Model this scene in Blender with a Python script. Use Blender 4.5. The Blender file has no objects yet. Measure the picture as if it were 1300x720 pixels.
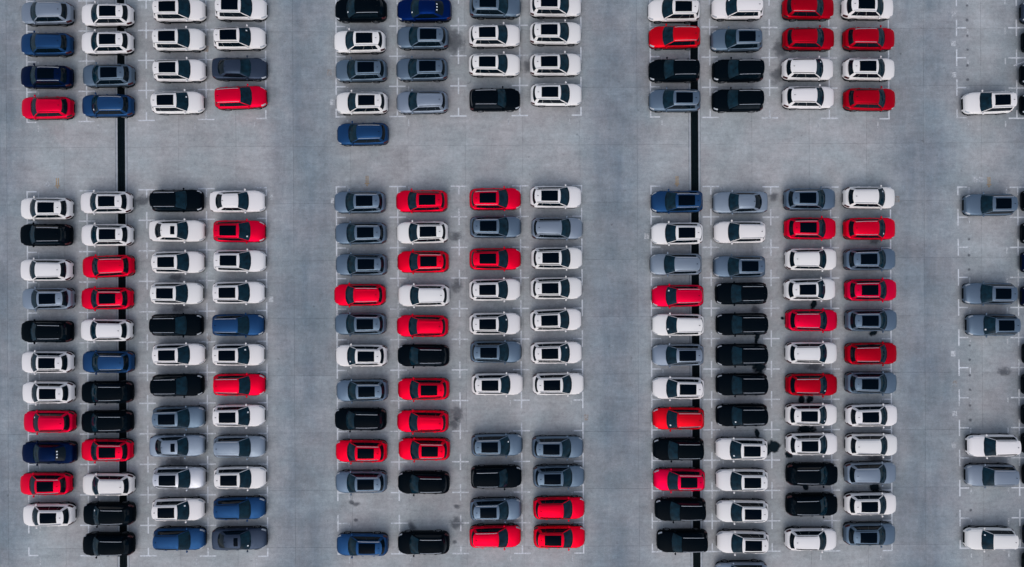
import bpy, bmesh, math, random
from mathutils import Vector, Matrix

random.seed(7)
sc = bpy.context.scene
COL = sc.collection
R = math.radians

# ------------------------------------------------------------------ camera, sky, sun, exposure
CAM_H = 59.4          # metres above the tarmac
PPM = 14.6            # photograph pixels per metre on the ground
cd = bpy.data.cameras.new("camera"); cam = bpy.data.objects.new("camera", cd); COL.objects.link(cam)
cam.location = (0, 0, CAM_H); cam.rotation_euler = (0, 0, 0)
cd.sensor_fit = 'HORIZONTAL'; cd.sensor_width = 36.0; cd.lens = 36.0 * CAM_H * PPM / 1300.0
cd.clip_start = 1.0; cd.clip_end = 3000.0
sc.camera = cam

SUN_EL, SUN_AZ = R(48), R(190)
world = bpy.data.worlds.new("World"); sc.world = world; world.use_nodes = True
nt = world.node_tree; nt.nodes.clear()
sky = nt.nodes.new("ShaderNodeTexSky"); sky.sky_type = 'NISHITA'; sky.sun_disc = False
sky.sun_elevation = SUN_EL; sky.sun_rotation = SUN_AZ
sky.air_density = 1.0; sky.dust_density = 2.0; sky.ozone_density = 1.0
hs = nt.nodes.new("ShaderNodeHueSaturation"); hs.inputs['Saturation'].default_value = 0.62   # cloud veil
bg = nt.nodes.new("ShaderNodeBackground"); bg.inputs['Strength'].default_value = 0.15
wo = nt.nodes.new("ShaderNodeOutputWorld")
nt.links.new(sky.outputs[0], hs.inputs['Color']); nt.links.new(hs.outputs[0], bg.inputs['Color'])
nt.links.new(bg.outputs[0], wo.inputs['Surface'])

ld = bpy.data.lights.new("sun", 'SUN'); ld.energy = 0.5; ld.angle = R(60); ld.color = (1.0, 0.985, 0.965)
sun = bpy.data.objects.new("sun", ld); COL.objects.link(sun); sun.location = (0, 0, 40)
# sky rotation 0 = +Y, clockwise seen from above
sdir = Vector((math.sin(SUN_AZ) * math.cos(SUN_EL), math.cos(SUN_AZ) * math.cos(SUN_EL), math.sin(SUN_EL)))
sun.rotation_euler = (-sdir).to_track_quat('-Z', 'Y').to_euler()

sc.view_settings.view_transform = 'Standard'; sc.view_settings.look = 'None'
sc.view_settings.exposure = 0.18; sc.view_settings.gamma = 1.0
sc.view_settings.use_curve_mapping = False
sc.cycles.use_denoising = True
sc.cycles.max_bounces = 4; sc.cycles.diffuse_bounces = 1; sc.cycles.glossy_bounces = 2
sc.cycles.transparent_max_bounces = 8
sc.render.film_transparent = False

# ------------------------------------------------------------------ helpers
def wx(px): return (px - 650.0) / PPM
def wy(py): return (360.0 - py) / PPM
def w2(px, py, z=0.0):
    k = (CAM_H - z) / CAM_H
    return wx(px) * k, wy(py) * k

def interp(tab, s):
    """smooth (monotone-ish cubic) table lookup"""
    n = len(tab)
    if s <= tab[0][0]: return tab[0][1]
    if s >= tab[-1][0]: return tab[-1][1]
    for i in range(n - 1):
        if tab[i][0] <= s <= tab[i + 1][0]: break
    def d(k): return (tab[k + 1][1] - tab[k][1]) / (tab[k + 1][0] - tab[k][0])
    def m(k):
        if k == 0: return d(0)
        if k == n - 1: return d(n - 2)
        a, b = d(k - 1), d(k)
        return 0.0 if a * b <= 0 else 2 * a * b / (a + b)
    h = tab[i + 1][0] - tab[i][0]; t = (s - tab[i][0]) / h
    return ((2*t**3 - 3*t*t + 1) * tab[i][1] + (t**3 - 2*t*t + t) * h * m(i)
            + (-2*t**3 + 3*t*t) * tab[i + 1][1] + (t**3 - t*t) * h * m(i + 1))

def mesh(name, verts, faces, mat=None, smooth=None, fix=True):
    me = bpy.data.meshes.new(name)
    me.from_pydata([tuple(v) for v in verts], [], faces)
    if fix:
        bm = bmesh.new(); bm.from_mesh(me)
        bmesh.ops.remove_doubles(bm, verts=bm.verts, dist=0.0004)
        bmesh.ops.recalc_face_normals(bm, faces=bm.faces)
        bm.to_mesh(me); bm.free()
    if mat: me.materials.append(mat)
    if smooth:
        me.polygons.foreach_set('use_smooth', [True] * len(me.polygons))
        me.set_sharp_from_angle(angle=R(smooth))
    me.update()
    return me

def obj(name, me, parent=None, loc=None, rz=0.0):
    o = bpy.data.objects.new(name, me); COL.objects.link(o)
    if parent: o.parent = parent
    if loc is not None: o.location = loc
    if rz: o.rotation_euler = (0, 0, rz)
    return o

class MB:
    """collects simple shapes into one mesh"""
    def __init__(s): s.v = []; s.f = []
    def box(s, x0, x1, y0, y1, z0, z1):
        b = len(s.v)
        s.v += [(x0,y0,z0),(x1,y0,z0),(x1,y1,z0),(x0,y1,z0),(x0,y0,z1),(x1,y0,z1),(x1,y1,z1),(x0,y1,z1)]
        s.f += [tuple(b+i for i in q) for q in ((0,3,2,1),(4,5,6,7),(0,1,5,4),(1,2,6,5),(2,3,7,6),(3,0,4,7))]
        return s
    def quad(s, a, b, c, d):
        n = len(s.v); s.v += [a, b, c, d]; s.f.append((n, n+1, n+2, n+3)); return s
    def grid(s, fn, us, vs):
        n = len(s.v); nu, nv = len(us), len(vs)
        for u in us:
            for v in vs: s.v.append(fn(u, v))
        for i in range(nu - 1):
            for j in range(nv - 1):
                a = n + i * nv + j
                s.f.append((a, a + 1, a + nv + 1, a + nv))
        return s
    def tube(s, pts, r, k=6, sx=1.0):
        n = len(s.v)
        for i, p in enumerate(pts):
            p = Vector(p)
            d = (Vector(pts[min(i+1, len(pts)-1)]) - Vector(pts[max(i-1, 0)])).normalized()
            a = d.cross(Vector((0, 0, 1)))
            if a.length < 1e-4: a = Vector((1, 0, 0))
            a.normalize(); b = a.cross(d)
            for j in range(k):
                t = 2 * math.pi * j / k
                s.v.append(tuple(p + a * math.cos(t) * r + b * math.sin(t) * r * sx))
        for i in range(len(pts) - 1):
            for j in range(k):
                s.f.append((n+i*k+j, n+i*k+(j+1)%k, n+(i+1)*k+(j+1)%k, n+(i+1)*k+j))
        s.f.append(tuple(n+j for j in range(k))); s.f.append(tuple(n+(len(pts)-1)*k+j for j in range(k)))
        return s
    def mesh(s, name, mat=None, smooth=None): return mesh(name, s.v, s.f, mat, smooth)

def lin(a, b, n): return [a + (b - a) * i / (n - 1) for i in range(n)]

# ------------------------------------------------------------------ materials
def mat_new(name):
    m = bpy.data.materials.new(name); m.use_nodes = True
    t = m.node_tree; b = t.nodes['Principled BSDF']
    return m, t, b

def N(t, kind, **kw):
    n = t.nodes.new(kind)
    for k, v in kw.items():
        if hasattr(n, k): setattr(n, k, v)
        else: n.inputs[k].default_value = v
    return n

def math_n(t, op, a=None, b=None, clamp=False):
    n = t.nodes.new("ShaderNodeMath"); n.operation = op; n.use_clamp = clamp
    for i, v in enumerate((a, b)):
        if v is None: continue
        if isinstance(v, (int, float)): n.inputs[i].default_value = v
        else: t.links.new(v, n.inputs[i])
    return n.outputs[0]

def mapr(t, v, a, b, c, d, smooth=False):
    n = t.nodes.new("ShaderNodeMapRange"); n.inputs[1].default_value = a; n.inputs[2].default_value = b
    n.inputs[3].default_value = c; n.inputs[4].default_value = d; n.clamp = True
    if smooth: n.interpolation_type = 'SMOOTHSTEP'
    t.links.new(v, n.inputs[0]); return n.outputs[0]

def noise(t, vec, scale, detail=4, rough=0.55, sx=1.0, sy=1.0, off=0.0):
    mp = t.nodes.new("ShaderNodeMapping"); mp.inputs['Scale'].default_value = (sx, sy, 1.0)
    mp.inputs['Location'].default_value = (off, off * 0.7, 0)
    t.links.new(vec, mp.inputs['Vector'])
    n = t.nodes.new("ShaderNodeTexNoise"); n.inputs['Scale'].default_value = scale
    n.inputs['Detail'].default_value = detail; n.inputs['Roughness'].default_value = rough
    t.links.new(mp.outputs[0], n.inputs['Vector'])
    return n.outputs['Fac']

def mixc(t, fac, a, b, mode='MIX'):
    n = t.nodes.new("ShaderNodeMix"); n.data_type = 'RGBA'; n.blend_type = mode
    if isinstance(fac, (int, float)): n.inputs[0].default_value = fac
    else: t.links.new(fac, n.inputs[0])
    for i, v in ((6, a), (7, b)):
        if isinstance(v, tuple): n.inputs[i].default_value = (*v[:3], 1)
        else: t.links.new(v, n.inputs[i])
    return n.outputs[2]

def concrete(name, base=(0.396, 0.402, 0.406), per_slab=True):
    m, t, b = mat_new(name)
    geo = t.nodes.new("ShaderNodeNewGeometry"); pos = geo.outputs['Position']
    sep = t.nodes.new("ShaderNodeSeparateXYZ"); t.links.new(pos, sep.inputs[0])
    v = None
    def mul(a, c): return c if a is None else math_n(t, 'MULTIPLY', a, c)
    # blotches, mottling, fine grain, brushed streaks (worn concrete)
    v = mul(v, mapr(t, noise(t, pos, 0.09, 5, 0.6), 0.3, 0.7, 0.90, 1.10))
    v = mul(v, mapr(t, noise(t, pos, 0.5, 6, 0.72, off=9), 0.3, 0.7, 0.82, 1.16))
    v = mul(v, mapr(t, noise(t, pos, 3.2, 4, 0.75, off=23), 0.3, 0.7, 0.87, 1.13))
    v = mul(v, mapr(t, noise(t, pos, 11.0, 2, 0.7, off=31), 0.3, 0.7, 0.90, 1.10))
    v = mul(v, mapr(t, noise(t, pos, 1.2, 5, 0.7, sx=0.25, sy=2.2, off=5), 0.35, 0.65, 0.93, 1.05))
    # tyre grime along the driving aisles, plus vignette darkening painted at the outer edges
    grime_vignette = None
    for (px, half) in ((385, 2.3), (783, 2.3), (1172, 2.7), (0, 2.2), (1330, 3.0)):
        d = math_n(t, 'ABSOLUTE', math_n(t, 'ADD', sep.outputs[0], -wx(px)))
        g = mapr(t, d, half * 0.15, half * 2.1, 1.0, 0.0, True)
        grime_vignette = g if grime_vignette is None else math_n(t, 'MAXIMUM', grime_vignette, g)
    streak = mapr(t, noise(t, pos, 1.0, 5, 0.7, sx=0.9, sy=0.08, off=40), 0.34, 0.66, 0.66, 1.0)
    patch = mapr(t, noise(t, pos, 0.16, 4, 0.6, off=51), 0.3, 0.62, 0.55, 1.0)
    grime_vignette = math_n(t, 'MULTIPLY', math_n(t, 'MULTIPLY', grime_vignette, streak), patch)
    # small spots of old oil
    sp = mapr(t, noise(t, pos, 1.7, 2, 0.5, off=77), 0.70, 0.80, 0.0, 0.35)
    v = mul(v, math_n(t, 'SUBTRACT', 1.0, sp))
    # hairline cracks
    vo = t.nodes.new("ShaderNodeTexVoronoi"); vo.feature = 'DISTANCE_TO_EDGE'; vo.inputs['Scale'].default_value = 0.16
    wv = t.nodes.new("ShaderNodeTexNoise"); wv.inputs['Scale'].default_value = 0.6; wv.inputs['Detail'].default_value = 5
    t.links.new(pos, wv.inputs['Vector'])
    va = t.nodes.new("ShaderNodeVectorMath"); va.operation = 'MULTIPLY_ADD'
    t.links.new(wv.outputs['Color'], va.inputs[0]); va.inputs[1].default_value = (3.0, 3.0, 0); t.links.new(pos, va.inputs[2])
    t.links.new(va.outputs[0], vo.inputs['Vector'])
    ck = mapr(t, vo.outputs['Distance'], 0.002, 0.006, 1.0, 0.0)
    cm = mapr(t, noise(t, pos, 0.12, 2, 0.5, off=90), 0.55, 0.62, 0.0, 0.10)
    v = mul(v, math_n(t, 'SUBTRACT', 1.0, math_n(t, 'MULTIPLY', ck, cm)))
    if per_slab:
        oi = t.nodes.new("ShaderNodeObjectInfo")
        v = mul(v, mapr(t, oi.outputs['Random'], 0, 1, 0.945, 1.055))
    hue = mapr(t, noise(t, pos, 0.25, 4, 0.6, off=63), 0.35, 0.65, 0.0, 1.0)
    c0 = mixc(t, hue, (base[0]*1.035, base[1]*0.992, base[2]*0.985), (base[0]*0.955, base[1]*1.01, base[2]*1.02))
    vv = t.nodes.new("ShaderNodeCombineXYZ")
    for i in range(3): t.links.new(v, vv.inputs[i])
    c = mixc(t, 1.0, c0, vv.outputs[0], 'MULTIPLY')
    c = mixc(t, grime_vignette, c, (0.46, 0.54, 0.62), 'MULTIPLY')     # rubber film and painted edge vignette
    t.links.new(c, b.inputs['Base Color'])
    b.inputs['Roughness'].default_value = 0.9; b.inputs['Specular IOR Level'].default_value = 0.08
    bp = t.nodes.new("ShaderNodeBump"); bp.inputs['Strength'].default_value = 0.25; bp.inputs['Distance'].default_value = 0.02
    t.links.new(noise(t, pos, 9.0, 5, 0.7, off=12), bp.inputs['Height']); t.links.new(bp.outputs[0], b.inputs['Normal'])
    return m

def paint_mark(name, col, keep):
    """worn road paint: flakes away with noise"""
    m, t, b = mat_new(name)
    geo = t.nodes.new("ShaderNodeNewGeometry"); pos = geo.outputs['Position']
    n1 = noise(t, pos, 5.0, 6, 0.75, off=3); n2 = noise(t, pos, 0.35, 3, 0.5, off=17)
    a = math_n(t, 'ADD', n1, math_n(t, 'MULTIPLY', math_n(t, 'SUBTRACT', n2, 0.5), 0.55))
    al = mapr(t, a, keep[0], keep[1], keep[2], keep[3])
    c = mixc(t, mapr(t, noise(t, pos, 1.6, 4, 0.6), 0.3, 0.7, 0, 1), col, tuple(x * 0.8 for x in col))
    t.links.new(c, b.inputs['Base Color']); t.links.new(al, b.inputs['Alpha'])
    b.inputs['Roughness'].default_value = 0.7
    return m

def stain_mat(name, col, strength, rough=0.6, soft=False):
    m, t, b = mat_new(name)
    tc = t.nodes.new("ShaderNodeTexCoord"); geo = t.nodes.new("ShaderNodeNewGeometry")
    uv = t.nodes.new("ShaderNodeUVMap")
    ln = t.nodes.new("ShaderNodeVectorMath"); ln.operation = 'LENGTH'; t.links.new(uv.outputs[0], ln.inputs[0])
    n = noise(t, geo.outputs['Position'], 2.2, 3, 0.6, off=8)
    r = math_n(t, 'ADD', ln.outputs['Value'], math_n(t, 'MULTIPLY', math_n(t, 'SUBTRACT', n, 0.5), 1.1))
    al = mapr(t, r, 0.22 if soft else .40, 0.88 if soft else .78, strength, 0.0, True)
    t.links.new(al, b.inputs['Alpha'])
    b.inputs['Base Color'].default_value = (*col, 1); b.inputs['Roughness'].default_value = rough
    b.inputs['Specular IOR Level'].default_value = 0.06
    return m

def plain(name, col, rough=0.5, metal=0.0, coat=0.0, spec=0.5, var=0.0):
    m, t, b = mat_new(name)
    b.inputs['Base Color'].default_value = (*col, 1); b.inputs['Roughness'].default_value = rough
    b.inputs['Metallic'].default_value = metal; b.inputs['Coat Weight'].default_value = coat
    b.inputs['Coat Roughness'].default_value = 0.06; b.inputs['Specular IOR Level'].default_value = spec
    geo = t.nodes.new("ShaderNodeNewGeometry")
    f = noise(t, geo.outputs['Position'], 2.5, 5, 0.6, off=4)
    if var:
        c = mixc(t, mapr(t, f, 0.3, 0.7, 0, 1), tuple(x * (1 - var) for x in col), tuple(min(1, x * (1 + var)) for x in col))
        t.links.new(c, b.inputs['Base Color'])
    return m

def car_paint(name, col, metal, rough, spec=0.06, dust=0.006):
    """clear-coated paint; the car's object colour shifts it a little, a thin film of dust breaks it up"""
    m, t, b = mat_new(name)
    oi = t.nodes.new("ShaderNodeObjectInfo")
    geo = t.nodes.new("ShaderNodeNewGeometry"); pos = geo.outputs['Position']
    c = mixc(t, 1.0, col, oi.outputs['Color'], 'MULTIPLY')
    sep = t.nodes.new("ShaderNodeSeparateXYZ"); t.links.new(geo.outputs['Normal'], sep.inputs[0])
    up = mapr(t, sep.outputs[2], 0.6, 1.0, 0.0, 1.0)
    du = mapr(t, noise(t, pos, 1.9, 5, 0.65, off=14), 0.35, 0.75, 0.0, dust)
    c = mixc(t, math_n(t, 'MULTIPLY', du, up), c, (0.42, 0.40, 0.38))
    t.links.new(c, b.inputs['Base Color'])
    b.inputs['Metallic'].default_value = metal
    t.links.new(mapr(t, noise(t, pos, 3.0, 4, 0.6, off=2), 0.3, 0.7, rough * 0.85, rough * 1.2), b.inputs['Roughness'])
    b.inputs['Specular IOR Level'].default_value = spec
    return m

PAINT = {
    'white':  car_paint('paint_white', (0.83, 0.785, 0.755), 0.0, 0.42, 0.12),
    'red':    car_paint('paint_red', (0.90, 0.001, 0.024), 0.65, 0.40, 0.02, 0.002),
    'deep':   car_paint('paint_deep_red', (0.54, 0.001, 0.014), 0.65, 0.40, 0.02, 0.002),
    'scarlet':car_paint('paint_scarlet', (0.76, 0.004, 0.016), 0.65, 0.40, 0.02, 0.002),
    'slate':  car_paint('paint_slate', (0.136, 0.188, 0.250), 0.68, 0.42),
    'grey':   car_paint('paint_grey', (0.245, 0.290, 0.352), 0.60, 0.44),
    'silver': car_paint('paint_silver', (0.55, 0.56, 0.60), 0.60, 0.40),
    'blue':   car_paint('paint_blue', (0.015, 0.060, 0.158), 0.68, 0.42),
    'bright': car_paint('paint_bright_blue', (0.001, 0.014, 0.090), 0.7, 0.38, 0.03, 0.002),
    'navy':   car_paint('paint_navy', (0.001, 0.008, 0.038), 0.6, 0.38, 0.03, 0.002),
    'black':  car_paint('paint_black', (0.0004, 0.0028, 0.0055), 0.0, 0.40, 0.025, 0.0015),
    'dusk':   car_paint('paint_dusk_slate', (0.040, 0.056, 0.088), 0.65, 0.42),
}
M_GLASS = plain('tinted_glass', (0.002, 0.007, 0.012), 0.08, spec=0.16)
M_WIND = plain('windscreen_glass', (0.0025, 0.018, 0.030), 0.10, spec=0.14, var=0.5)
M_PANO = plain('roof_glass', (0.0003, 0.003, 0.007), 0.15, spec=0.02)
M_TRIM = plain('black_plastic', (0.005, 0.008, 0.011), 0.6, var=0.2, spec=0.08)
M_TYRE = plain('rubber', (0.010, 0.012, 0.014), 0.8, var=0.3, spec=0.1)
M_RIM = plain('alloy', (0.33, 0.34, 0.36), 0.35, metal=0.8)
M_RAIL = plain('satin_rail', (0.40, 0.42, 0.46), 0.42, metal=0.35)
M_CHROME = plain('chrome', (0.62, 0.64, 0.67), 0.22, metal=0.9)
M_LAMP = plain('lamp_lens', (0.42, 0.44, 0.47), 0.12, coat=0.8)
M_TAIL = plain('tail_lens', (0.05, 0.002, 0.005), 0.2, coat=0.1)
M_PAPER = plain('sticker_white', (0.72, 0.74, 0.76), 0.6)
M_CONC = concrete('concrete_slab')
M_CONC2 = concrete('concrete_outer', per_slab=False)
M_COLLAR = plain('collar_concrete', (0.40, 0.42, 0.44), 0.85, var=0.14, spec=0.2)
M_JOINT = plain('joint_filler', (0.26, 0.272, 0.288), 0.95, var=0.3, spec=0.1)
M_STEEL = plain('drain_steel', (0.003, 0.010, 0.014), 0.6, metal=0.0, var=0.3, spec=0.08)
M_TROUGH = plain('drain_trough', (0.006, 0.012, 0.016), 0.95, var=0.3, spec=0.1)
M_MARK = paint_mark('worn_white_paint', (0.74, 0.76, 0.79), (0.21, 0.53, 0.34, 1.0))
M_FAINT = paint_mark('faint_white_paint', (0.78, 0.80, 0.82), (0.30, 0.60, 0.08, 0.80))
M_PEACH = paint_mark('faint_peach_paint', (0.55, 0.42, 0.33), (0.42, 0.70, 0.0, 0.75))
M_YELLOW = paint_mark('faded_yellow_paint', (0.58, 0.40, 0.22), (0.22, 0.52, 0.25, 0.95))
M_WET = stain_mat('wet_stain', (0.004, 0.013, 0.019), 0.98, 0.45)
M_OIL = stain_mat('oil_stain', (0.09, 0.10, 0.12), 0.5, 0.7, True)

# ------------------------------------------------------------------ ground: sheet, slabs, drains
TILT = R(0.30)                                   # the lot is turned a little against the picture
LOTX, LOTY = wx(154.0), wy(187.0)                # a slab corner on the first drain
lot = Matrix.Translation((LOTX, LOTY, 0)) @ Matrix.Rotation(TILT, 4, 'Z')
NX0, NX1, NY0, NY1 = -4, 17, -9, 4               # slab grid, 5 m pitch
SL = 4.985
DR = 0.53                                        # half width of a drain with its concrete collars
DRAIN_COLS = (0, 10)
gx0, gx1, gy0, gy1 = NX0*SL, NX1*SL, NY0*SL, NY1*SL
g = MB()
BIG = 1500.0
def sheet(x0, x1, y0, y1, z): g.quad((x0,y0,z),(x1,y0,z),(x1,y1,z),(x0,y1,z))
ground = obj('ground', None)
sheet(-BIG, gx0, -BIG, BIG, 0.0); sheet(gx1, BIG, -BIG, BIG, 0.0)
sheet(gx0, gx1, gy1, BIG, 0.0); sheet(gx0, gx1, -BIG, gy0, 0.0)
gm = g.mesh('ground', M_CONC2)
bpy.data.objects.remove(ground)
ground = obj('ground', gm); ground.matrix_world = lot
ground['kind'] = 'structure'; ground['label'] = 'pale grey concrete parking lot surface'
edges = [gx0] + [v for c in DRAIN_COLS for v in (c*SL - DR, c*SL + DR)] + [gx1]
g = MB()
for i in range(0, len(edges), 2): sheet(edges[i], edges[i+1], gy0, gy1, -0.03)
obj('joint_filler', g.mesh('joint_filler', M_JOINT), ground)

def slab_mesh(w, h):
    j = 0.005; c = 0.005
    x, y = w/2 - j, h/2 - j
    v = [(-x,-y,-.03),(x,-y,-.03),(x,y,-.03),(-x,y,-.03),(-x,-y,-c),(x,-y,-c),(x,y,-c),(-x,y,-c),
         (-x+c,-y+c,0),(x-c,-y+c,0),(x-c,y-c,0),(-x+c,y-c,0)]
    f = [(8,9,10,11)]
    for k in range(4):
        n = (k+1) % 4
        f += [(k, n, 4+n, 4+k), (4+k, 4+n, 8+n, 8+k)]
    return mesh('slab', v, f, M_CONC, fix=False)
S_FULL = slab_mesh(SL, SL); S_NEAR = slab_mesh(SL - DR, SL)
rs = random.Random(3)
for i in range(NX0, NX1):
    for k in range(NY0, NY1):
        x0, x1 = i*SL, (i+1)*SL; me = S_FULL
        if i in DRAIN_COLS: x0 += DR; me = S_NEAR
        if i + 1 in DRAIN_COLS: x1 -= DR; me = S_NEAR
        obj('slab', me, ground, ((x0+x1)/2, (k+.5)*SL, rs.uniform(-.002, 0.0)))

GR = 0.325                                       # half width of the dark grating
GL = 0.997
gb = MB()
gb.box(-GR+.004, -GR+.03, -GL/2+.003, GL/2-.003, -.045, -.012); gb.box(GR-.03, GR-.004, -GL/2+.003, GL/2-.003, -.045, -.012)
for k in range(16):
    y = -GL/2 + .03 + k * (GL-.06)/15
    gb.box(-GR+.03, GR-.03, y-.011, y+.011, -.042, -.014)
for k in (-.16, 0, .16): gb.box(k-.008, k+.008, -GL/2+.004, GL/2-.004, -.048, -.0135)
GRATE = gb.mesh('drain_grate', M_STEEL)
for n, c in enumerate(DRAIN_COLS):
    L0, L1 = gy0, gy1
    root = obj('drain_channel', None); root.matrix_world = lot @ Matrix.Translation((c*SL, 0, 0))
    root['label'] = ('long dark drain channel under the left block of cars', 'long dark drain channel under the right block of cars')[n]
    root['category'] = 'drain'; root['group'] = 'drain channels across the lot'
    t = MB()
    t.quad((-GR,L0,-.30),(GR,L0,-.30),(GR,L1,-.30),(-GR,L1,-.30))
    t.quad((-GR,L0,-.30),(-GR,L1,-.30),(-GR,L1,-.004),(-GR,L0,-.004)); t.quad((GR,L0,-.30),(GR,L1,-.30),(GR,L1,-.004),(GR,L0,-.004))
    t.quad((-GR,L0,-.30),(GR,L0,-.30),(GR,L0,-.004),(-GR,L0,-.004)); t.quad((-GR,L1,-.30),(GR,L1,-.30),(GR,L1,-.004),(-GR,L1,-.004))
    obj('trough', t.mesh('trough', M_TROUGH), root)
    for sgn in (-1, 1):
        a, b2 = sorted((sgn*(GR+.002), sgn*(DR-.055)))
        obj('collar', MB().box(a, b2, L0, L1, -.29, .003).mesh('collar', M_COLLAR), root)
        a, b2 = sorted((sgn*(DR-.052), sgn*(DR+.008)))
        obj('collar_seal', MB().box(a, b2, L0, L1, -.05, -.012).mesh('collar_seal', M_JOINT), root)
    y = L0 + GL/2
    while y < L1:
        if abs(y - (gy0+gy1)/2) < 40: obj('drain_grate', GRATE, root, (0, y, 0))
        y += GL

# ------------------------------------------------------------------ painted bay markings
LWD = 0.06                                       # half a line's width
def mark_mesh(name, segs, mat=M_MARK):
    """segs: axis-aligned strokes (x0,x1,y0,y1) in metres, cut so that they never overlap"""
    m = MB()
    for (x0, x1, y0, y1) in segs: m.quad((x0,y0,0),(x1,y0,0),(x1,y1,0),(x0,y1,0))
    return m.mesh(name, mat)
def strokes(left, right, up, down):
    w = LWD; s = [(-w, w, -w, w)]
    if left: s.append((-left, -w, -w, w))
    if right: s.append((w, right, -w, w))
    if up: s.append((-w, w, w, up))
    if down: s.append((-w, w, -down, -w))
    return s
TICK = 0.82; HV = 0.72
MK = {}
for vert in ('mid', 'top', 'bot'):
    up = 0 if vert == 'top' else HV; dn = 0 if vert == 'bot' else HV
    MK['inner', vert] = mark_mesh('cross_marking', strokes(HV, HV, up, dn))
    MK['left', vert] = mark_mesh('edge_marking', strokes(0, TICK, up, dn))
    MK['right', vert] = mark_mesh('edge_marking', strokes(TICK, 0, up, dn))
MK['tick'] = mark_mesh('guide_tick', [(-.055, .055, -.56, 0)], M_FAINT)

def bl(q, u, v):
    (a, b, c, d) = q      # top-left, top-right, bottom-left, bottom-right pixels
    return tuple((a[i]*(1-u) + b[i]*u)*(1-v) + (c[i]*(1-u) + d[i]*u)*v for i in (0, 1))
FIELDS = [  # quad in photograph pixels on the ground, bay columns, bay rows, open at top
    (((34.0, 2.0), (337.0, -1.0), (34.3, 155.5), (337.6, 150.5)), 4, 4, True),
    (((34.5, 243.6), (338.0, 238.3), (36.8, 705.3), (340.0, 706.2)), 4, 12, False),
    (((426.5, -4.5), (737.3, -6.5), (426.8, 148.5), (737.6, 146.2)), 4, 4, True),
    (((427.0, 237.3), (738.2, 235.6), (429.3, 703.4), (741.0, 702.2)), 4, 12, False),
    (((825.0, -4.5), (1127.5, -2.0), (826.0, 148.6), (1128.6, 150.8)), 4, 4, True),
    (((826.4, 236.4), (1130.3, 238.0), (828.2, 700.6), (1132.5, 699.0)), 4, 12, False),
    (((1214.0, -2.5), (1290.0, -3.0), (1215.0, 149.3), (1291.0, 150.2)), 1, 4, True),
    (((1216.0, 237.6), (1292.0, 237.8), (1219.0, 696.0), (1295.0, 695.4)), 1, 12, False),
]
for fi, (q, nc, nr, opened) in enumerate(FIELDS):
    for c in range(nc + 1):
        for r in range(nr + 1):
            p = bl(q, c / nc, r / nr)
            kind = 'left' if c == 0 else ('right' if c == nc and nc > 1 else 'inner')
            vert = 'top' if r == 0 and not opened else ('bot' if r == nr else 'mid')
            # MK 'top' has no stroke upward, 'bot' none downward
            o = obj('cross_marking' if kind == 'inner' else 'edge_marking', MK[kind, vert])
            o.parent = ground
            x, y = w2(*p)
            o.matrix_world = Matrix.Translation((x, y, .0045)) @ Matrix.Rotation(TILT, 4, 'Z')
            # short guide ticks inside the bay, near its open end
            if kind != 'inner' or (c in (1, 3)):
                side = 1 if c <= nc / 2 and kind != 'right' else -1
                o2 = obj('guide_tick', MK['tick']); o2.parent = ground
                o2.matrix_world = Matrix.Translation((x + side*.98, y - (.0 if r < nr else .25), .0045)) @ Matrix.Rotation(TILT, 4, 'Z')

def loose_mark(name, me, px, py, rz=0.0, z=.0048):
    o = obj(name, me); o.parent = ground
    x, y = w2(px, py); o.matrix_world = Matrix.Translation((x, y, z)) @ Matrix.Rotation(rz, 4, 'Z')
    return o
ARROW = MB()
for k in (-1, 1):
    ARROW.quad((k*.10-.055, -.30, 0), (k*.10+.055, -.30, 0), (k*.10+.055, .50, 0), (k*.10-.055, .50, 0))
ARROW.quad((-.26, -.42, 0), (.26, -.42, 0), (.26, -.305, 0), (-.26, -.305, 0))
ARROW.quad((0, -.66, 0), (.14, -.54, 0), (0, -.425, 0), (-.14, -.54, 0))
ARROW.v = [(x*.8, y*.8, z) for x, y, z in ARROW.v]
ARROW = ARROW.mesh('faded_arrow', M_YELLOW)
for px, py in ((73, 232), (466, 229), (859.5, 229.5), (1255.5, 230.5)): loose_mark('faded_arrow', ARROW, px, py, TILT)
GHOST = mark_mesh('worn_paint', [(-.20, .20, -.24, .24)], M_FAINT)
GHOST_P = mark_mesh('worn_paint', [(-.20, .20, -.26, .26)], M_PEACH)
for px, py in ((1211, 18), (1210.5, 55), (1211, 95), (1210, 449), (1212, 525), (1211, 565), (1239, 228), (1246, 228),
               (61, 234), (422, 130), (423, 255), (821, 300), (344, 250), (344, 380)):
    loose_mark('worn_paint', GHOST, px, py, TILT)
for px, py in ((1212.5, 487), (262, 62), (1139, 253), (418, 92), (265, 430), (744, 530)): loose_mark('worn_paint', GHOST_P, px, py, TILT)
SCRAPE = mark_mesh('scraped_line', [(-.6, .6, -.05, .05)])
loose_mark('scraped_line', SCRAPE, 1295, 80.5, R(20))

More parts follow.
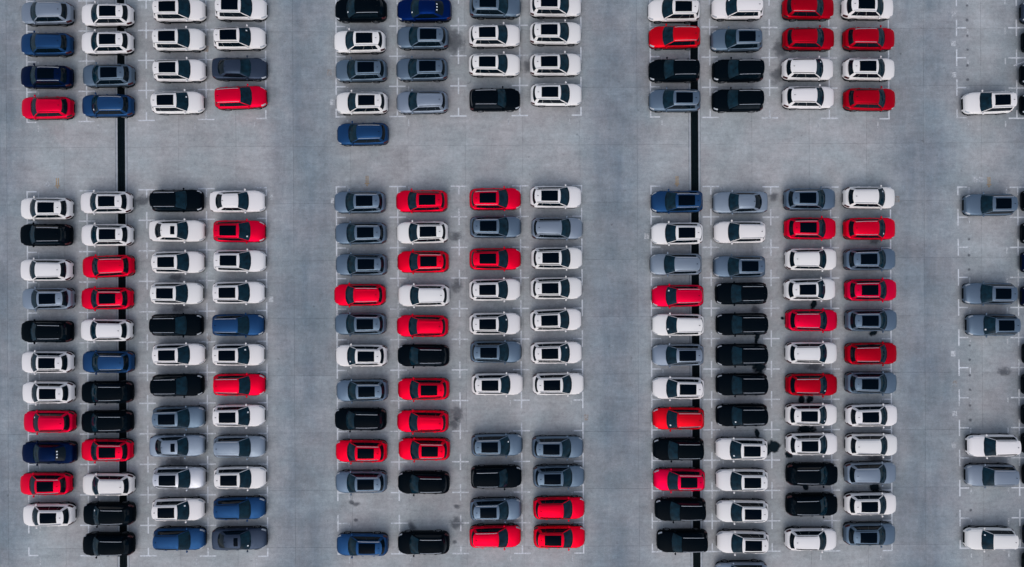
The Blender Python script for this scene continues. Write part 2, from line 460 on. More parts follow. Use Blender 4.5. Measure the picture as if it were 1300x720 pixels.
# stains
def stain(px, py, rx, ry, mat, rz=0.0, name='stain', z=.0085):
    k = 14; v = [(0, 0, 0)]; u = [(0, 0)]; f = []
    for i in range(k):
        a = 2*math.pi*i/k
        v.append((math.cos(a)*rx/PPM*1.6, math.sin(a)*ry/PPM*1.6, 0)); u.append((math.cos(a), math.sin(a)))
        f.append((0, 1+i, 1+(i+1) % k))
    me = bpy.data.meshes.new(name); me.from_pydata(v, [], f)
    ul = me.uv_layers.new(name='UVMap')
    for lp in me.loops: ul.data[lp.index].uv = u[lp.vertex_index]
    me.materials.append(mat)
    loose_mark(name, me, px, py, rz, z)
zz = .0085
for (px, py, rx, ry, a) in ((1033, 387, 3.2, 9, -12), (961, 428, 3, 9, -10), (964, 466, 7.5, 9, 20), (982, 567, 7.5, 8, 0), (974, 573, 4, 6, 0),
        (961, 550, 3, 6, 10), (1023, 546, 11, 6, 0), (1001.5, 577, 5, 5, 0), (1023, 618, 4, 5, 20), (1017.5, 507, 4.5, 5, 0), (1028, 507, 4.5, 5, 0),
        (1109, 422, 5, 5, 0), (993, 404, 2.0, 2.0, 0), (960, 447, 3, 6, 0), (1111, 619, 7, 5, 0)):
    zz += .0002; stain(px, py, rx, ry, M_WET, R(a), 'wet_stain', zz)
for (px, py, rx, ry, a) in ((580, 525, 9, 9, 0), (577, 538, 6, 8, 0), (579, 300, 8, 6, 0), (580, 362, 7, 9, 0), (181, 255, 11, 6, 25), (577, 54, 12, 15, 0),
        (990, 62, 9, 11, 0), (986, 96, 8, 10, 0), (1275, 472, 8, 5, 0), (227, 391, 10, 6, 0), (224, 586, 12, 6, 0), (1110, 583, 9, 6, 0), (959, 393, 5, 6, 0),
        (453, 640, 5, 2.5, 10), (446, 638, 3, 3, 0), (579, 664, 8, 7, 30), (580, 643, 4, 3, 0), (523, 669, 4, 6, 30), (577, 688, 3, 3, 0), (452, 660, 3, 2, 0),
        (672, 84, 8, 8, 0), (982, 250, 6, 5, 20), 
        (1034, 466, 12, 4, 0), (1110, 306, 8, 4, 0), (225, 352, 9, 4, 0)):
    zz += .0002; stain(px, py, rx, ry, M_OIL, R(a), 'oil_stain', zz)
for r in range(1, 12):
    if r in (1, 9, 10): continue
    p = bl(FIELDS[7][0], 0, r/12)
    for d in (-10, 10):
        zz += .0001; stain(p[0]+13.6, p[1]+d, 1.7, 1.7, M_OIL, 0, 'bolt_stain', zz)
for r in range(0, 4):
    p = bl(FIELDS[6][0], 0, r/4)
    for d in (-10, 10):
        zz += .0001; stain(p[0]+13.6, p[1]+d, 1.7, 1.7, M_OIL, 0, 'bolt_stain', zz)

# ------------------------------------------------------------------ car models
class Spec: pass
def spec_crossover():
    p = Spec(); p.L = 4.48; p.W = .915
    p.w = [(0,.46),(.05,.60),(.13,.71),(.28,.81),(.5,.875),(.85,.91),(1.4,.915),(3.3,.915),(3.8,.905),(4.1,.865),(4.3,.78),(4.42,.66),(4.48,.50)]
    p.top = [(0,.54),(.03,.66),(.09,.75),(.25,.86),(.6,.96),(1.05,1.03),(1.6,1.04),(4.1,1.05),(4.28,1.0),(4.40,.88),(4.48,.66)]
    p.sh = [(0,.52),(.05,.63),(.15,.74),(.4,.83),(.8,.90),(1.3,.94),(3.6,1.0),(4.1,1.01),(4.3,.93),(4.42,.80),(4.48,.60)]
    p.zb = .22; p.wf = .86; p.wr = 3.50; p.rw = .345
    p.ws0, p.ws1, p.cf0, p.cf1 = 1.06, 1.90, .22, .09        # windscreen foot and head, sweep of its curve
    p.rw0, p.rw1, p.cr0, p.cr1 = 4.30, 4.02, .20, .16
    p.gw0, p.gw1, p.gz0, p.gz1 = .815, .605, .96, 1.53
    p.crown = .10; p.taper = .10
    p.pano = (2.12, 3.55, .72)
    p.rail = (2.05, 3.90)
    return p
def spec_suv():
    p = Spec(); p.L = 4.54; p.W = .93
    p.w = [(0,.50),(.04,.63),(.10,.73),(.22,.82),(.45,.885),(.85,.925),(1.4,.93),(3.5,.93),(4.0,.92),(4.25,.885),(4.40,.82),(4.50,.72),(4.54,.60)]
    p.top = [(0,.62),(.03,.79),(.09,.88),(.25,.95),(.6,1.01),(1.2,1.07),(1.7,1.08),(4.2,1.08),(4.36,1.02),(4.46,.90),(4.54,.68)]
    p.sh = [(0,.58),(.04,.73),(.13,.83),(.4,.90),(.8,.95),(1.3,.98),(3.8,1.03),(4.2,1.03),(4.38,.95),(4.48,.82),(4.54,.62)]
    p.zb = .24; p.wf = .90; p.wr = 3.58; p.rw = .36
    p.ws0, p.ws1, p.cf0, p.cf1 = 1.20, 1.96, .18, .08
    p.rw0, p.rw1, p.cr0, p.cr1 = 4.40, 4.20, .14, .12
    p.gw0, p.gw1, p.gz0, p.gz1 = .835, .645, .99, 1.60
    p.crown = .09; p.taper = .07
    p.pano = (2.22, 3.66, .70)
    p.rail = (2.1, 3.95)
    return p
def spec_sedan():
    p = Spec(); p.L = 4.80; p.W = .915
    p.w = [(0,.48),(.05,.62),(.13,.73),(.3,.82),(.55,.88),(.9,.91),(1.5,.915),(3.6,.915),(4.1,.90),(4.45,.85),(4.65,.77),(4.75,.66),(4.80,.52)]
    p.top = [(0,.50),(.03,.63),(.09,.71),(.3,.80),(.7,.88),(1.2,.95),(1.8,.96),(4.0,1.0),(4.45,1.02),(4.66,1.0),(4.75,.88),(4.80,.62)]
    p.sh = [(0,.46),(.05,.57),(.15,.67),(.4,.75),(.8,.82),(1.4,.87),(3.8,.94),(4.4,.97),(4.64,.94),(4.74,.80),(4.80,.57)]
    p.zb = .18; p.wf = .90; p.wr = 3.72; p.rw = .33
    p.ws0, p.ws1, p.cf0, p.cf1 = 1.22, 2.02, .22, .08
    p.rw0, p.rw1, p.cr0, p.cr1 = 4.26, 3.46, .26, .10
    p.gw0, p.gw1, p.gz0, p.gz1 = .80, .58, .89, 1.36
    p.crown = .10; p.taper = .08
    p.pano = (2.22, 2.58, .60)
    p.rail = None
    return p

class Shape:
    """all surfaces of one car as functions; x forward, y left, z up, nose at +L/2"""
    def __init__(s, p): s.p = p
    def X(s, d): return s.p.L / 2 - d
    def arch(s, d):
        z = s.p.zb
        for c in (s.p.wf, s.p.wr):
            r = s.p.rw + .055; q = r*r - (d - c)**2
            if q > 0: z = max(z, s.p.rw - .02 + math.sqrt(q))
        return z
    def ring(s, d):
        p = s.p; w = interp(p.w, d); sh = interp(p.sh, d); tp = interp(p.top, d)
        za = s.arch(d); zb = p.zb
        if d < .25: zb = p.zb + .10 * (1 - d/.25)
        if d > p.L - .3: zb = p.zb + .16 * (1 - (p.L - d)/.3)
        za = max(za, zb)
        out = [(0, zb), (.70*w, zb), (.72*w, za), (.972*w, za), (.998*w, max(za + .02, min(.42, sh - .26))), (1.0*w, max(za + .04, sh - .25)),
               (.978*w, sh - .125), (.935*w, sh - .048), (.872*w, sh - .006)]
        for f in (.77, .60, .41, .20, 0.0):
            out.append((f*w, sh - .006 + (tp - sh + .006) * (1 - (f/.872)**2.2)))
        return out
    def P(s, d, q, sgn=1, lift=0.0):
        """point on the painted shell; q 3..13 runs from sill to centre line"""
        r = s.ring(d); i = min(int(q), len(r) - 2); t = q - i
        y = r[i][0]*(1-t) + r[i+1][0]*t; z = r[i][1]*(1-t) + r[i+1][1]*t
        return Vector((s.X(d), sgn*y, z))
    def cap(s, a, b):
        p = s.p
        f = p.ws1 + p.cf1*abs(b)**2.6; e = p.rw1 - p.cr1*abs(b)**2.6
        d = f + (e - f)*a
        w = p.gw1*(1 - p.taper*max(0, (d - p.ws1 - .4)/(p.rw1 - p.ws1))**2)
        z = p.gz1 + p.crown*(max(0, 4*a*(1-a)))**.65*(1 - .55*b*b) + .035*(1 - b*b) - .02*a - .05*max(0, (abs(b) - .72)/.28)**2
        return Vector((s.X(d), b*w, z))
    def G(s, side, u, t):
        """glasshouse: side 'f','r' with u=-1..1 across, or 'l'/'R' with u=0..1 from front to rear; t=0 foot .. 1 roof"""
        p = s.p
        te = t
        if side == 'f': top = s.cap(0, u)
        elif side == 'r': top = s.cap(1, u)
        else: top = s.cap(u, 1 if side == 'l' else -1)
        b = u if side in 'fr' else (1 if side == 'l' else -1)
        f = p.ws0 + p.cf0*abs(b)**2.6; e = p.rw0 - p.cr0*abs(b)**2.6
        if side == 'f': d = f
        elif side == 'r': d = e
        else: d = f + (e - f)*u
        w = p.gw0*(1 - p.taper*.9*max(0, (d - p.ws1 - .4)/(p.rw1 - p.ws1))**2)
        foot = Vector((s.X(d), b*w, p.gz0 if side in 'lR' else p.gz0 + .05*(1 - abs(u)**2)))
        v = foot.lerp(top, te)
        bulge = 4*te*(1-te)
        if side == 'f': v += Vector((.5, 0, .8))*.035*bulge
        elif side == 'r': v += Vector((-.7, 0, .6))*.03*bulge
        else: v.y += .022*bulge*b
        return v

def offset_patch(fn, us, vs, h, flip=False):
    """grid lifted along its own normal, with a skirt down to the surface"""
    pts = [[fn(u, v) for v in vs] for u in us]; nu, nv = len(us), len(vs)
    m = MB(); low = []
    C = sum((p for r in pts for p in r), Vector()) / (nu*nv)
    def nrm(i, j):
        a = pts[min(i+1, nu-1)][j] - pts[max(i-1, 0)][j]; b = pts[i][min(j+1, nv-1)] - pts[i][max(j-1, 0)]
        n = a.cross(b)
        if n.length < 1e-9: return Vector((0, 0, 1))
        n.normalize()
        return n
    n0 = nrm(nu//2, nv//2)
    sg = 1 if n0.dot(C - Vector((C.x*.5, 0, .6))) > 0 else -1
    for i in range(nu):
        for j in range(nv): m.v.append(tuple(pts[i][j] + nrm(i, j)*sg*h))
    for i in range(nu):
        for j in range(nv): m.v.append(tuple(pts[i][j] - nrm(i, j)*sg*.004))
    o = nu*nv
    for i in range(nu-1):
        for j in range(nv-1):
            a = i*nv + j; m.f.append((a, a+1, a+nv+1, a+nv))
    def wall(a, b): m.f.append((a, b, b+o, a+o))
    for j in range(nv-1): wall(j, j+1); wall((nu-1)*nv+j, (nu-1)*nv+j+1)
    for i in range(nu-1): wall(i*nv, (i+1)*nv); wall(i*nv+nv-1, (i+1)*nv+nv-1)
    return m

def build_parts(p, style):
    """list of (name, mesh, material key or None for body paint, local location, children)"""
    S = Shape(p); L = p.L; parts = []
    def add(name, me, mat=None, loc=(0,0,0), kids=(), rz=0.0):
        parts.append((name, me, mat, loc, kids, rz))
    # stations, finer at nose and tail and around the wheels
    ds = [0, .012, .03, .055, .09, .13, .19, .26, .34] + lin(.42, L-.44, 56) + [L-v for v in (.36, .28, .21, .15, .10, .06, .03, .012, 0)]
    # body shell: rings from sill upward on both sides
    v = []; f = []; q0 = 3
    rings = [S.ring(d) for d in ds]; n = len(rings[0]); row = 2*(n - q0) - 1
    for d, r in zip(ds, rings):
        x = S.X(d)
        for (y, z) in r[q0:]: v.append((x, y, z))
        for (y, z) in reversed(r[q0:-1]): v.append((x, -y, z))
    for i in range(len(ds)-1):
        for j in range(row-1):
            a = i*row + j; f.append((a, a+1, a+row+1, a+row))
    f.append(tuple(range(row))); f.append(tuple((len(ds)-1)*row + j for j in range(row)))
    add('body', mesh('body', v, f, None, 42))
    # underside and wheel wells
    v = []; f = []; row = 2*(q0+1) - 1
    for d, r in zip(ds, rings):
        x = S.X(d)
        for (y, z) in reversed(r[:q0+1]): v.append((x, y*.998, z))
        for (y, z) in r[1:q0+1]: v.append((x, -y*.998, z))
    for i in range(len(ds)-1):
        for j in range(row-1):
            a = i*row + j; f.append((a, a+1, a+row+1, a+row))
    add('underbody', mesh('underbody', v, f, M_TRIM), M_TRIM)
    # dark cladding along the sills
    for sg in (1, -1):
        m = offset_patch(lambda d, q: S.P(d, q, sg), [d for d in ds if .02 < d < L-.02], [3.0, 3.5, 4.0, 4.6], .012)
        add('sill_trim', m.mesh('sill_trim', M_TRIM, 40), M_TRIM)
    # bonnet
    m = offset_patch(lambda d, b: S.P(d, 13 - abs(b)*3.9, 1 if b >= 0 else -1), lin(.16, p.ws0 + .02, 12), lin(-1, 1, 13), .012)
    add('bonnet', m.mesh('bonnet', None, 40))
    # glasshouse frame (pillars)
    v = []; f = []
    us = lin(-1, 1, 13); vs = lin(0, 1, 13); ts = lin(0, 1, 6)
    per = [('f', u) for u in us] + [('l', u) for u in vs[1:]] + [('r', u) for u in reversed(us[:-1])] + [('R', u) for u in reversed(vs[1:-1])]
    for t in ts:
        for (sd, u) in per: v.append(tuple(S.G(sd, u, t)))
    k = len(per)
    for i in range(len(ts)-1):
        for j in range(k): f.append((i*k+j, i*k+(j+1) % k, (i+1)*k+(j+1) % k, (i+1)*k+j))
    add('pillars', mesh('pillars', v, f, None, 40))
    m = MB().grid(lambda a, b: tuple(S.cap(a, b) + Vector((0, 0, .002))), lin(0, 1, 14), lin(-1, 1, 13))
    add('roof', m.mesh('roof', None, 40))
    # glass
    m = offset_patch(lambda u, t: S.G('f', u, t), lin(-.975, .975, 13), lin(.03, .975, 6), .008)
    add('windscreen', m.mesh('windscreen', M_WIND, 40), M_WIND)
    m = offset_patch(lambda u, t: S.G('r', u, t), lin(-.88, .88, 11), lin(.10 if style != 'sedan' else .04, .95, 6), .008)
    rear = m.mesh('rear_window', M_GLASS, 40)
    kids = []
    if style == 'fastback':
        m = offset_patch(lambda u, t: S.G('r', u, t), lin(-.86, .86, 11), lin(.03, .96, 6), .008)
        rear = m.mesh('rear_window', M_GLASS, 40)
        for u in (-.42, 0, .42):
            kk = offset_patch(lambda a, t: S.G('r', a, t), lin(u-.09, u+.09, 3), lin(.78, .90, 3), .016)
            kids.append(('sticker', kk.mesh('sticker', M_PAPER), M_PAPER, (0,0,0)))
    add('rear_window', rear, M_GLASS, kids=kids)
    for sd in 'lR':
        for (a, b2) in ((.022, .447), (.453, .772), (.778, .94)):
            m = offset_patch(lambda u, t: S.G(sd, u, t), lin(a, b2, 7), lin(.14, .93, 5), .007)
            add('side_window', m.mesh('side_window', M_GLASS, 40), M_GLASS)
    # roof opening
    if style in ('pano', 'sunroof'):
        d0, d1, bw = p.pano
        aa = lambda d: (d - p.ws1)/(p.rw1 - p.ws1)
        def rp(d, b):
            w = bw*(1 - .02*abs((d - (d0+d1)/2)/(d1-d0)))
            q = S.cap(aa(d), b*w); q.x = S.X(d); return q
        m = offset_patch(rp, lin(d0, d1, 9), lin(-1, 1, 7), .010)
        add('glass_roof', m.mesh('glass_roof', M_PANO, 40), M_PANO)
    elif style == 'plain':
        d0, d1, bw = p.pano
        aa = lambda d: (d - p.ws1)/(p.rw1 - p.ws1)
        for b in (-.62, .62):          # pressed grooves of a plain steel roof
            pts = []
            for d in lin(p.ws1 + .2, p.rw1 - .16, 8):
                q = S.cap(aa(d), b); pts.append((S.X(d), q.y, q.z + .003))
            add('roof_rib', MB().tube(pts, .014, 5, .5).mesh('roof_rib', None, 50))
    aa = lambda d: (d - p.ws1)/(p.rw1 - p.ws1)
    if p.rail:
        for sg in (1, -1):
            pts = []
            for i, d in enumerate(lin(p.rail[0], p.rail[1], 9)):
                q = S.cap(aa(d), .92*sg); pts.append((S.X(d), q.y, q.z + (.0 if i in (0, 8) else .035)))
            add('roof_rail', MB().tube(pts, .022, 6).mesh('roof_rail', M_RAIL, 50), M_RAIL)
        # lip of the tailgate above the rear window
        m = offset_patch(lambda b, a: S.cap(1, b) + Vector((.05 - a, 0, .004 - a*.10)), lin(-.9, .9, 11), [0, .06, .15], .010)
        add('spoiler', m.mesh('spoiler', None, 40))
    # shark fin
    q = S.cap(.90 if p.rail else .93, 0)
    add('antenna', mesh('antenna', [(.10,0,0),(-.07,.03,0),(-.07,-.03,0),(-.08,0,.075)], [(0,1,3),(0,3,2),(1,2,3),(0,2,1)], M_TRIM), M_TRIM, (q.x, 0, q.z - .003))
    # mirrors
    for sg in (1, -1):
        m = MB(); dm = p.ws0 + p.cf0 + .17
        cx, cy, cz = S.X(dm), sg*(p.W + .045), p.gz0 + .05
        def mir(a, b):
            return (cx + .085*math.cos(a)*math.cos(b)*(1.3 if math.cos(a) > 0 else .6), cy + .10*math.sin(a)*math.cos(b), cz + .07*math.sin(b))
        m.grid(mir, lin(0, 2*math.pi, 11), lin(-math.pi/2, math.pi/2, 6))
        m.tube([(cx, sg*(p.W - .10), cz - .05), (cx, cy, cz - .03)], .022, 5)
        add('mirror', m.mesh('mirror', None, 50))
    # lamps
    for sg in (1, -1):
        m = offset_patch(lambda d, q: S.P(d, q, sg), lin(.075, .40, 6), [6.1, 6.8, 7.4, 8.0], .010)
        add('headlight', m.mesh('headlight', M_LAMP, 40), M_LAMP)
        m = offset_patch(lambda d, q: S.P(d, q, sg), lin(L-.36, L-.05, 6), [5.3, 6.0, 7.0, 7.7], .010)
        add('taillight', m.mesh('taillight', M_TAIL, 40), M_TAIL)
    # grille and bumper intake at the nose, number-plate bay at the tail
    w0 = interp(p.w, 0)
    m = MB().box(L/2-.03, L/2+.012, -w0*.92, w0*.92, .36, p.sh[0][1]+.01)
    for i in range(3): m.box(L/2+.013, L/2+.022, -w0*.86, w0*.86, .40+i*.055, .415+i*.055)
    add('grille', m.mesh('grille', M_TRIM), M_TRIM)
    m = MB().box(-L/2-.012, -L/2+.03, -w0*.8, w0*.8, .36, .50)
    add('rear_bumper_trim', m.mesh('rear_bumper_trim', M_TRIM), M_TRIM)
    # door handles
    for sg in (1, -1):
        for d in (p.ws0 + 1.28, p.ws0 + 2.25):
            c = S.P(d, 6.2, sg)
            add('door_handle', MB().box(c.x-.10, c.x+.10, min(c.y, c.y+sg*.03), max(c.y, c.y+sg*.03), c.z-.016, c.z+.016).mesh('door_handle', None))
    # wipers lying at the foot of the windscreen
    for (u0, u1) in ((.62, .02), (-.05, -.62)):
        pts = [tuple(S.G('f', u0 + (u1-u0)*i/4, .09 + .05*math.sin(i/4*2)) + Vector((.006, 0, .02))) for i in range(5)]
        add('wiper', MB().tube(pts, .012, 4).mesh('wiper', M_TRIM), M_TRIM)
    # wheels
    r = p.rw; tw = .11
    def lathe(prof, k=20):
        m = MB()
        m.grid(lambda t, i: (prof[i][0]*math.cos(t), prof[i][1], prof[i][0]*math.sin(t)), lin(0, 2*math.pi, k+1), range(len(prof)))
        return m
    tyre = lathe([(r*.62, -tw), (r*.93, -tw), (r, -tw*.75), (r, tw*.75), (r*.93, tw), (r*.62, tw)]).mesh('wheel', M_TYRE, 40)
    rm = lathe([(0, .085), (.06, .09), (r*.16, .07), (r*.2, .06)], 10)
    for k in range(5):
        a = 2*math.pi*k/5; ca, sa = math.cos(a), math.sin(a)
        b0 = len(rm.v)
        for (rr, hw, yy) in ((r*.14, .035, .075), (r*.63, .028, .098)):
            for s2 in (-1, 1): rm.v.append((rr*ca - s2*hw*sa, yy, rr*sa + s2*hw*ca))
        rm.f.append((b0, b0+1, b0+3, b0+2))
    l2 = lathe([(r*.60, .05), (r*.60, .10), (r*.66, .113), (r*.66, .10)], 20)
    o = len(rm.v); rm.v += l2.v; rm.f += [tuple(o+i for i in q) for q in l2.f]
    l2 = lathe([(0, .03), (r*.61, .03)], 12)
    rim = rm.mesh('rim', M_RIM, 40)
    hub = lathe([(0, .03), (r*.3, .03), (r*.62, .025)], 14).mesh('brake_disc', M_TRIM)
    for d in (p.wf, p.wr):
        wy_ = interp(p.w, d) - tw - .012
        for sg in (1, -1):
            add('wheel', tyre, M_TYRE, (S.X(d), sg*wy_, r), [('rim', rim, M_RIM, (0,0,0)), ('brake_disc', hub, M_TRIM, (0,0,0))], 0 if sg > 0 else math.pi)
    return parts

SPECS = {'crossover': spec_crossover(), 'suv': spec_suv(), 'sedan': spec_sedan()}
CACHE = {}
def proto(model, style):
    key = (model, style)
    if key not in CACHE: CACHE[key] = build_parts(SPECS[model], style)
    return CACHE[key]

PAINTABLE = {'body', 'bonnet', 'pillars', 'roof', 'mirror', 'spoiler', 'roof_rib', 'door_handle'}
SCALE = {'crossover': (.985, 1.02, 1), 'suv': (.955, 1.0, .98), 'sedan': (.97, 1.02, 1)}
def sticker_mesh(model, u, t):
    S = Shape(SPECS[model])
    m = offset_patch(lambda a, b: S.G('f', a, b), lin(u-.075, u+.075, 3), lin(t, t+.13, 3), .014)
    return m.mesh('windscreen_paper', M_PAPER)
PAPERS = {}
def place_car(name, model, style, colour, x, y, rz, tint, paper=None, length=1.0, dark_rail=False):
    root = obj(name, None, None, (x, y, .004), rz)
    sx, sy, sz = SCALE[model]; root.scale = (sx*length, sy, sz)
    if paper:
        if (model, paper) not in PAPERS: PAPERS[model, paper] = sticker_mesh(model, *paper)
        obj('windscreen_paper', PAPERS[model, paper], root)
    for (pn, me, mat, loc, kids, prz) in proto(model, style):
        o = bpy.data.objects.new(pn, me); COL.objects.link(o); o.parent = root
        o.location = loc
        if prz: o.rotation_euler = (0, 0, prz)
        if mat is None:
            if not me.materials: me.materials.append(PAINT['white'])
            o.material_slots[0].link = 'OBJECT'; o.material_slots[0].material = PAINT[colour]
            o.color = tint
        if dark_rail and pn == 'roof_rail':
            o.material_slots[0].link = 'OBJECT'; o.material_slots[0].material = M_TRIM
        for (kn, km, kmat, kloc) in kids:
            c = bpy.data.objects.new(kn, km); COL.objects.link(c); c.parent = o; c.location = kloc
    return root

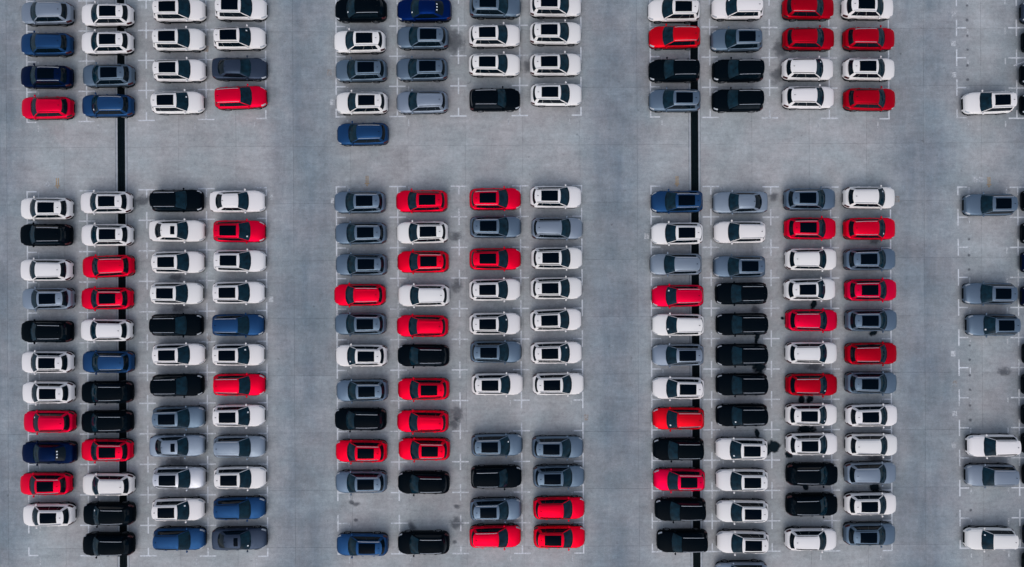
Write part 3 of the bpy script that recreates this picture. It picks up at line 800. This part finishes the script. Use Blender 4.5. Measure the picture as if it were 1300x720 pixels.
# ------------------------------------------------------------------ the cars, one row each: pixel centre, colour, roof, model, turn in degrees
W, Sg, Bk, Rd = 'white', 'slate', 'black', 'red'
P_, O_ = 'pano', 'plain'
CARS = {
 ('left', 'upper', 1): [(60,17.5,'grey',O_), (59.6,56.8,'blue',O_), (59.3,98,'navy',P_), (60.4,137.5,Rd,O_)],
 ('left', 'upper', 2): [(136.4,19.7,W,P_), (136.3,54.9,W,P_), (137.8,96.5,Sg,P_), (137,134.7,'blue',O_)],
 ('left', 'upper', 3): [(228,13.9,W,P_), (227.5,51,W,P_), (228.2,90.1,W,P_), (225.7,130.8,W,P_)],
 ('left', 'upper', 4): [(306,11.8,W,P_), (304.3,49.3,W,P_), (304.2,87.8,'dusk','plain','sedan'), (305.6,124.4,Rd,O_,None,2.5)],
 ('left', 'lower', 1): [(59.4,265.1,W,P_), (58.6,298.5,Bk,O_), (59,342.9,W,O_), (61.1,379.3,'grey',P_), (59.8,420.8,Bk,O_), (60.5,459.5,W,P_),
                        (61.5,498,W,P_), (63.1,535,Rd,O_), (62.3,574.5,'navy','fastback','sedan'), (58.6,613.8,Rd,P_), (62.3,653.1,W,P_)],
 ('left', 'lower', 2): [(135.1,257.4,W,P_), (136.1,298.6,W,P_), (137.5,338.3,Rd,O_,None,2), (136.1,379,Rd,P_), (135.3,419.1,W,O_), (137.5,459.3,'blue',O_),
                        (136.2,497.9,Bk,O_), (136.1,535.3,Bk,O_), (136,571.2,Rd,P_), (137.8,614.5,W,O_), (138.5,652.2,Bk,O_), (137.8,690.9,Bk,O_)],
 ('left', 'lower', 3): [(225.7,255,Bk,O_), (225,293.3,W,'sunroof','sedan'), (226.5,333.2,W,P_), (225,372.4,W,P_), (225.3,412.5,Bk,O_), (227.5,449.8,W,P_),
                        (226.3,488.9,Bk,O_), (227.3,529.7,Sg,P_), (225.4,565.6,'grey','sunroof','sedan'), (228.2,606,'silver',P_), (226.8,646.3,W,P_), (228.3,683.6,'blue',O_)],
 ('left', 'lower', 4): [(301.5,256,W,'plain','sedan'), (303.9,293.9,Rd,P_), (304.4,331.4,W,P_), (303,371.5,W,P_), (302.5,412.5,'blue',O_), (302.7,450.1,W,P_),
                        (303.8,488.2,Rd,O_), (303.2,527.4,W,P_), (304.2,566.6,'grey',O_), (304.9,606,W,P_), (304.2,644.8,'blue',O_), (304.2,683.7,'dusk','sunroof','sedan')],
 ('middle', 'upper', 1): [(458.2,13.2,Bk,O_), (456.8,53.5,W,P_), (458.8,90,Sg,P_), (459.6,131.3,W,P_), (460.6,170.6,'blue',O_)],
 ('middle', 'upper', 2): [(538.7,13.2,'bright','fastback','sedan'), (536.7,48.6,Sg,P_), (535.8,88.6,Sg,P_), (536.1,130.3,'grey',O_)],
 ('middle', 'upper', 3): [(628.5,8.6,Sg,P_), (627.8,46.1,W,P_), (627.8,83,W,P_), (628,127,Bk,O_)],
 ('middle', 'upper', 4): [(705.1,7.9,W,P_), (705.1,42.9,W,P_), (705.1,82.6,W,P_), (706,120.8,W,P_)],
 ('middle', 'lower', 1): [(456.9,257,Sg,P_), (458.2,296.4,Sg,P_), (459,336,Sg,P_), (456.9,374.4,Rd,O_), (457.7,411,Sg,P_), (459,451.2,W,P_),
                          (459.8,495.4,Sg,P_), (457.7,532.1,Bk,O_), (458.8,572.3,Rd,P_), (458.6,611.3,Sg,P_), (460.1,690.9,'blue',P_)],
 ('middle', 'lower', 2): [(535.4,255.7,Rd,P_), (536.5,295.4,W,P_), (537.1,332.5,Rd,P_), (538.2,375.1,W,O_), (536.4,413.8,Rd,O_), (537.6,451.2,Bk,O_),
                          (537.8,493.6,Rd,P_), (536.8,534.6,Rd,O_), (538.6,569.8,Rd,P_), (538,612.4,Bk,O_), (537.8,688.9,Bk,O_)],
 ('middle', 'lower', 3): [(628.5,253,Rd,P_), (629,288.3,Sg,P_), (628.5,329,Rd,P_), (628.2,367.9,W,P_), (628.3,410.9,W,P_), (629.4,446.5,Sg,P_),
                          (631.2,487.4,W,P_), (630.8,564.6,Sg,P_), (629.9,605.1,Bk,O_), (629.2,646.2,Sg,P_), (628.6,680.5,Rd,O_)],
 ('middle', 'lower', 4): [(705.6,250.4,W,P_), (707.2,290.1,'grey',O_), (706.9,328,W,P_), (706.2,366,W,P_), (705.5,406,W,P_,None,1.5), (706,447.6,W,P_),
                          (708.5,487.1,W,P_), (707.8,567.3,Sg,P_), (709.2,604.4,Sg,P_), (709.5,644.5,Rd,O_), (709.9,681,Rd,P_)],
 ('right', 'upper', 1): [(855.6,13.9,W,P_), (856.4,47.9,'scarlet',O_), (856,89.9,Bk,O_), (856.7,127.9,Sg,P_)],
 ('right', 'upper', 2): [(936,11,W,O_), (935,51.4,Sg,P_), (936.8,89.9,Bk,O_), (936.4,127.8,Bk,O_)],
 ('right', 'upper', 3): [(1026,11,'deep',O_), (1026.5,50.1,'deep',O_), (1025.4,88.5,W,O_), (1026.3,124.3,W,O_)],
 ('right', 'upper', 4): [(1101.4,10.7,W,P_), (1103,50,'deep',O_), (1103,88.5,W,P_), (1103.8,126.7,'deep',O_)],
 ('right', 'lower', 1): [(859.4,256.3,'blue',P_), (859.6,296.7,W,P_), (858.1,335.7,'grey',O_), (860.4,375.6,Rd,O_), (860.9,412.3,W,O_), (860.6,450.4,'grey',P_),
                         (861.1,492.4,W,P_), (861.3,531,'scarlet',O_), (861.3,570,Bk,O_), (862.3,608.6,Rd,P_), (863.8,646.6,Bk,O_), (866.2,686.4,Bk,O_)],
 ('right', 'lower', 2): [(939.6,257.2,'grey','plain','sedan'), (938.9,295,W,O_), (938.5,338.5,Sg,P_), (940.6,372.6,Bk,O_), (941.5,411.5,Bk,O_), (941.5,450.4,Bk,O_),
                         (941.5,487.9,Bk,O_), (941.5,526.8,Bk,O_), (941.2,569.6,W,P_), (941.8,609,W,P_), (942.3,648.4,W,P_), (942.9,687.5,W,P_), (941.2,727,'grey',P_)],
 ('right', 'lower', 3): [(1027.9,253.2,Sg,P_), (1028.5,290.3,Rd,P_), (1029.4,329.4,W,O_), (1027.9,367.6,W,P_), (1030.3,406.6,Rd,O_), (1030,447.9,W,O_),
                         (1030.3,488.1,'deep',O_), (1029.9,526,W,P_), (1030.5,563.3,W,P_), (1031,601.9,Bk,O_), (1030.8,640.4,Bk,O_), (1029.4,684,W,O_)],
 ('right', 'lower', 4): [(1103.3,251.2,W,O_), (1103.8,290.6,Rd,O_), (1104.2,329.4,Sg,P_), (1105.4,368.2,Rd,P_), (1105.9,406.6,Sg,P_), (1105.7,448.7,'deep',O_),
                         (1105.7,485.8,Sg,P_), (1106.3,527,W,P_), (1106.3,564.2,W,O_), (1105,600.2,'grey',O_), (1105,639,W,P_), (1103.9,677.5,Sg,P_)],
 ('far', 'upper', 1): [(1253.3,131.1,W,P_,'suv',1.5)],
 ('far', 'lower', 1): [(1254.3,260.2,Sg,P_,'suv'), (1254,372.8,Sg,P_,'suv'), (1257.9,412.5,Sg,P_,'suv'), (1258.4,565.3,W,O_,'suv'), (1256.4,602.9,'grey',O_,'suv'), (1255.4,683.1,W,O_,'suv')],
 ('far', 'upper', 2): [(1327,15.5,'dusk',O_,'suv'), (1329,52.5,Bk,P_,'suv'), (1327,94,Bk,O_,'suv'), (1327,132.5,Bk,O_,'suv')],
 ('far', 'lower', 2): [(1328.5,254.5,Bk,P_,'suv'), (1328,296,Bk,O_,'suv'), (1328,333,'navy',O_,'suv'), (1328,376.5,'navy',O_,'suv'), (1330,449,Bk,O_,'suv'), (1329,488,Bk,O_,'suv'),
                       (1329,526.5,Bk,O_,'suv'), (1329,563,Bk,O_,'suv'), (1330,603,Bk,O_,'suv'), (1331,680,'navy',O_,'suv'), (1330,716,Bk,O_,'suv')],
}
ORD = ['first', 'second', 'third', 'fourth', 'fifth', 'sixth', 'seventh', 'eighth', 'ninth', 'tenth', 'eleventh', 'twelfth', 'thirteenth']
CNAME = {'white': 'white', 'red': 'bright red', 'deep': 'deep red', 'scarlet': 'scarlet', 'slate': 'slate blue', 'grey': 'grey', 'silver': 'silver white', 'blue': 'blue',
         'bright': 'royal blue', 'navy': 'navy', 'black': 'black', 'dusk': 'dark slate'}
BOXY = {('left', 3), ('right', 1), ('right', 2), ('middle', 3)}
rc = random.Random(11)
for (blk, half, colno), rows in CARS.items():
    faces_left = colno in (1, 2)
    for i, row in enumerate(rows):
        px, py, colour, style = row[:4]
        model = row[4] if len(row) > 4 and row[4] else ('suv' if colour == 'black' and (blk, colno) in BOXY else 'crossover')
        turn = row[5] if len(row) > 5 else rc.uniform(-.7, .7)
        zeff = .60
        x, y = w2(px, py, zeff)
        rz = (math.pi if faces_left else 0.0) + R(turn) + TILT
        b = rc.uniform(.94, 1.05)
        if colour == 'white': b = rc.uniform(.96, 1.02)
        tint = (b*rc.uniform(.985, 1.01), b, b*rc.uniform(.99, 1.015), 1)
        if colour == 'red':
            k = rc.uniform(.0, 1.0) if blk != 'middle' else rc.uniform(0, .3)      # some lean to crimson
            tint = (1.06 - .16*k, 1, 1 + 1.3*k, 1)
        dark_rail = rc.random() < .3 and colour != 'black'
        roof = {'pano': 'with black glass roof', 'plain': 'with solid roof', 'sunroof': 'with small sunroof', 'fastback': 'with three rear window stickers'}[style]
        kind = 'sedan' if model == 'sedan' else 'SUV'
        nm = {'sedan': 'parked_sedan', 'suv': 'parked_suv', 'crossover': 'parked_crossover'}[model]
        paper = rc.choice([(.62, .30), (-.60, .22), (.45, .12)]) if rc.random() < .10 else None
        o = place_car(nm, model, style, colour, x, y, rz, tint, paper, .955 if blk == 'far' else 1.0, dark_rail)
        o['category'] = 'car'
        if blk == 'far':
            where = '%s from top in %s rows, %s' % (ORD[i], half, 'far right column' if colno == 1 else 'cut off at right edge')
            if colno == 1 and half == 'upper': where = 'alone in far right column of upper rows'
            if colno == 2: roof = ''
        else:
            where = '%s from top, column %s, %s %s block' % (ORD[i], ('one', 'two', 'three', 'four')[colno-1], half, blk)
        if (blk, half, colno, i) == ('middle', 'upper', 1, 4):
            where = 'standing by itself in the cross aisle'
        o['label'] = ' '.join(('%s %s %s, %s' % (CNAME[colour], kind, roof, where)).replace(' ,', ',').split())
        o['group'] = {'left': 'cars parked in the left block', 'middle': 'cars parked in the middle block', 'right': 'cars parked in the right block', 'far': 'cars parked at the far right'}[blk]
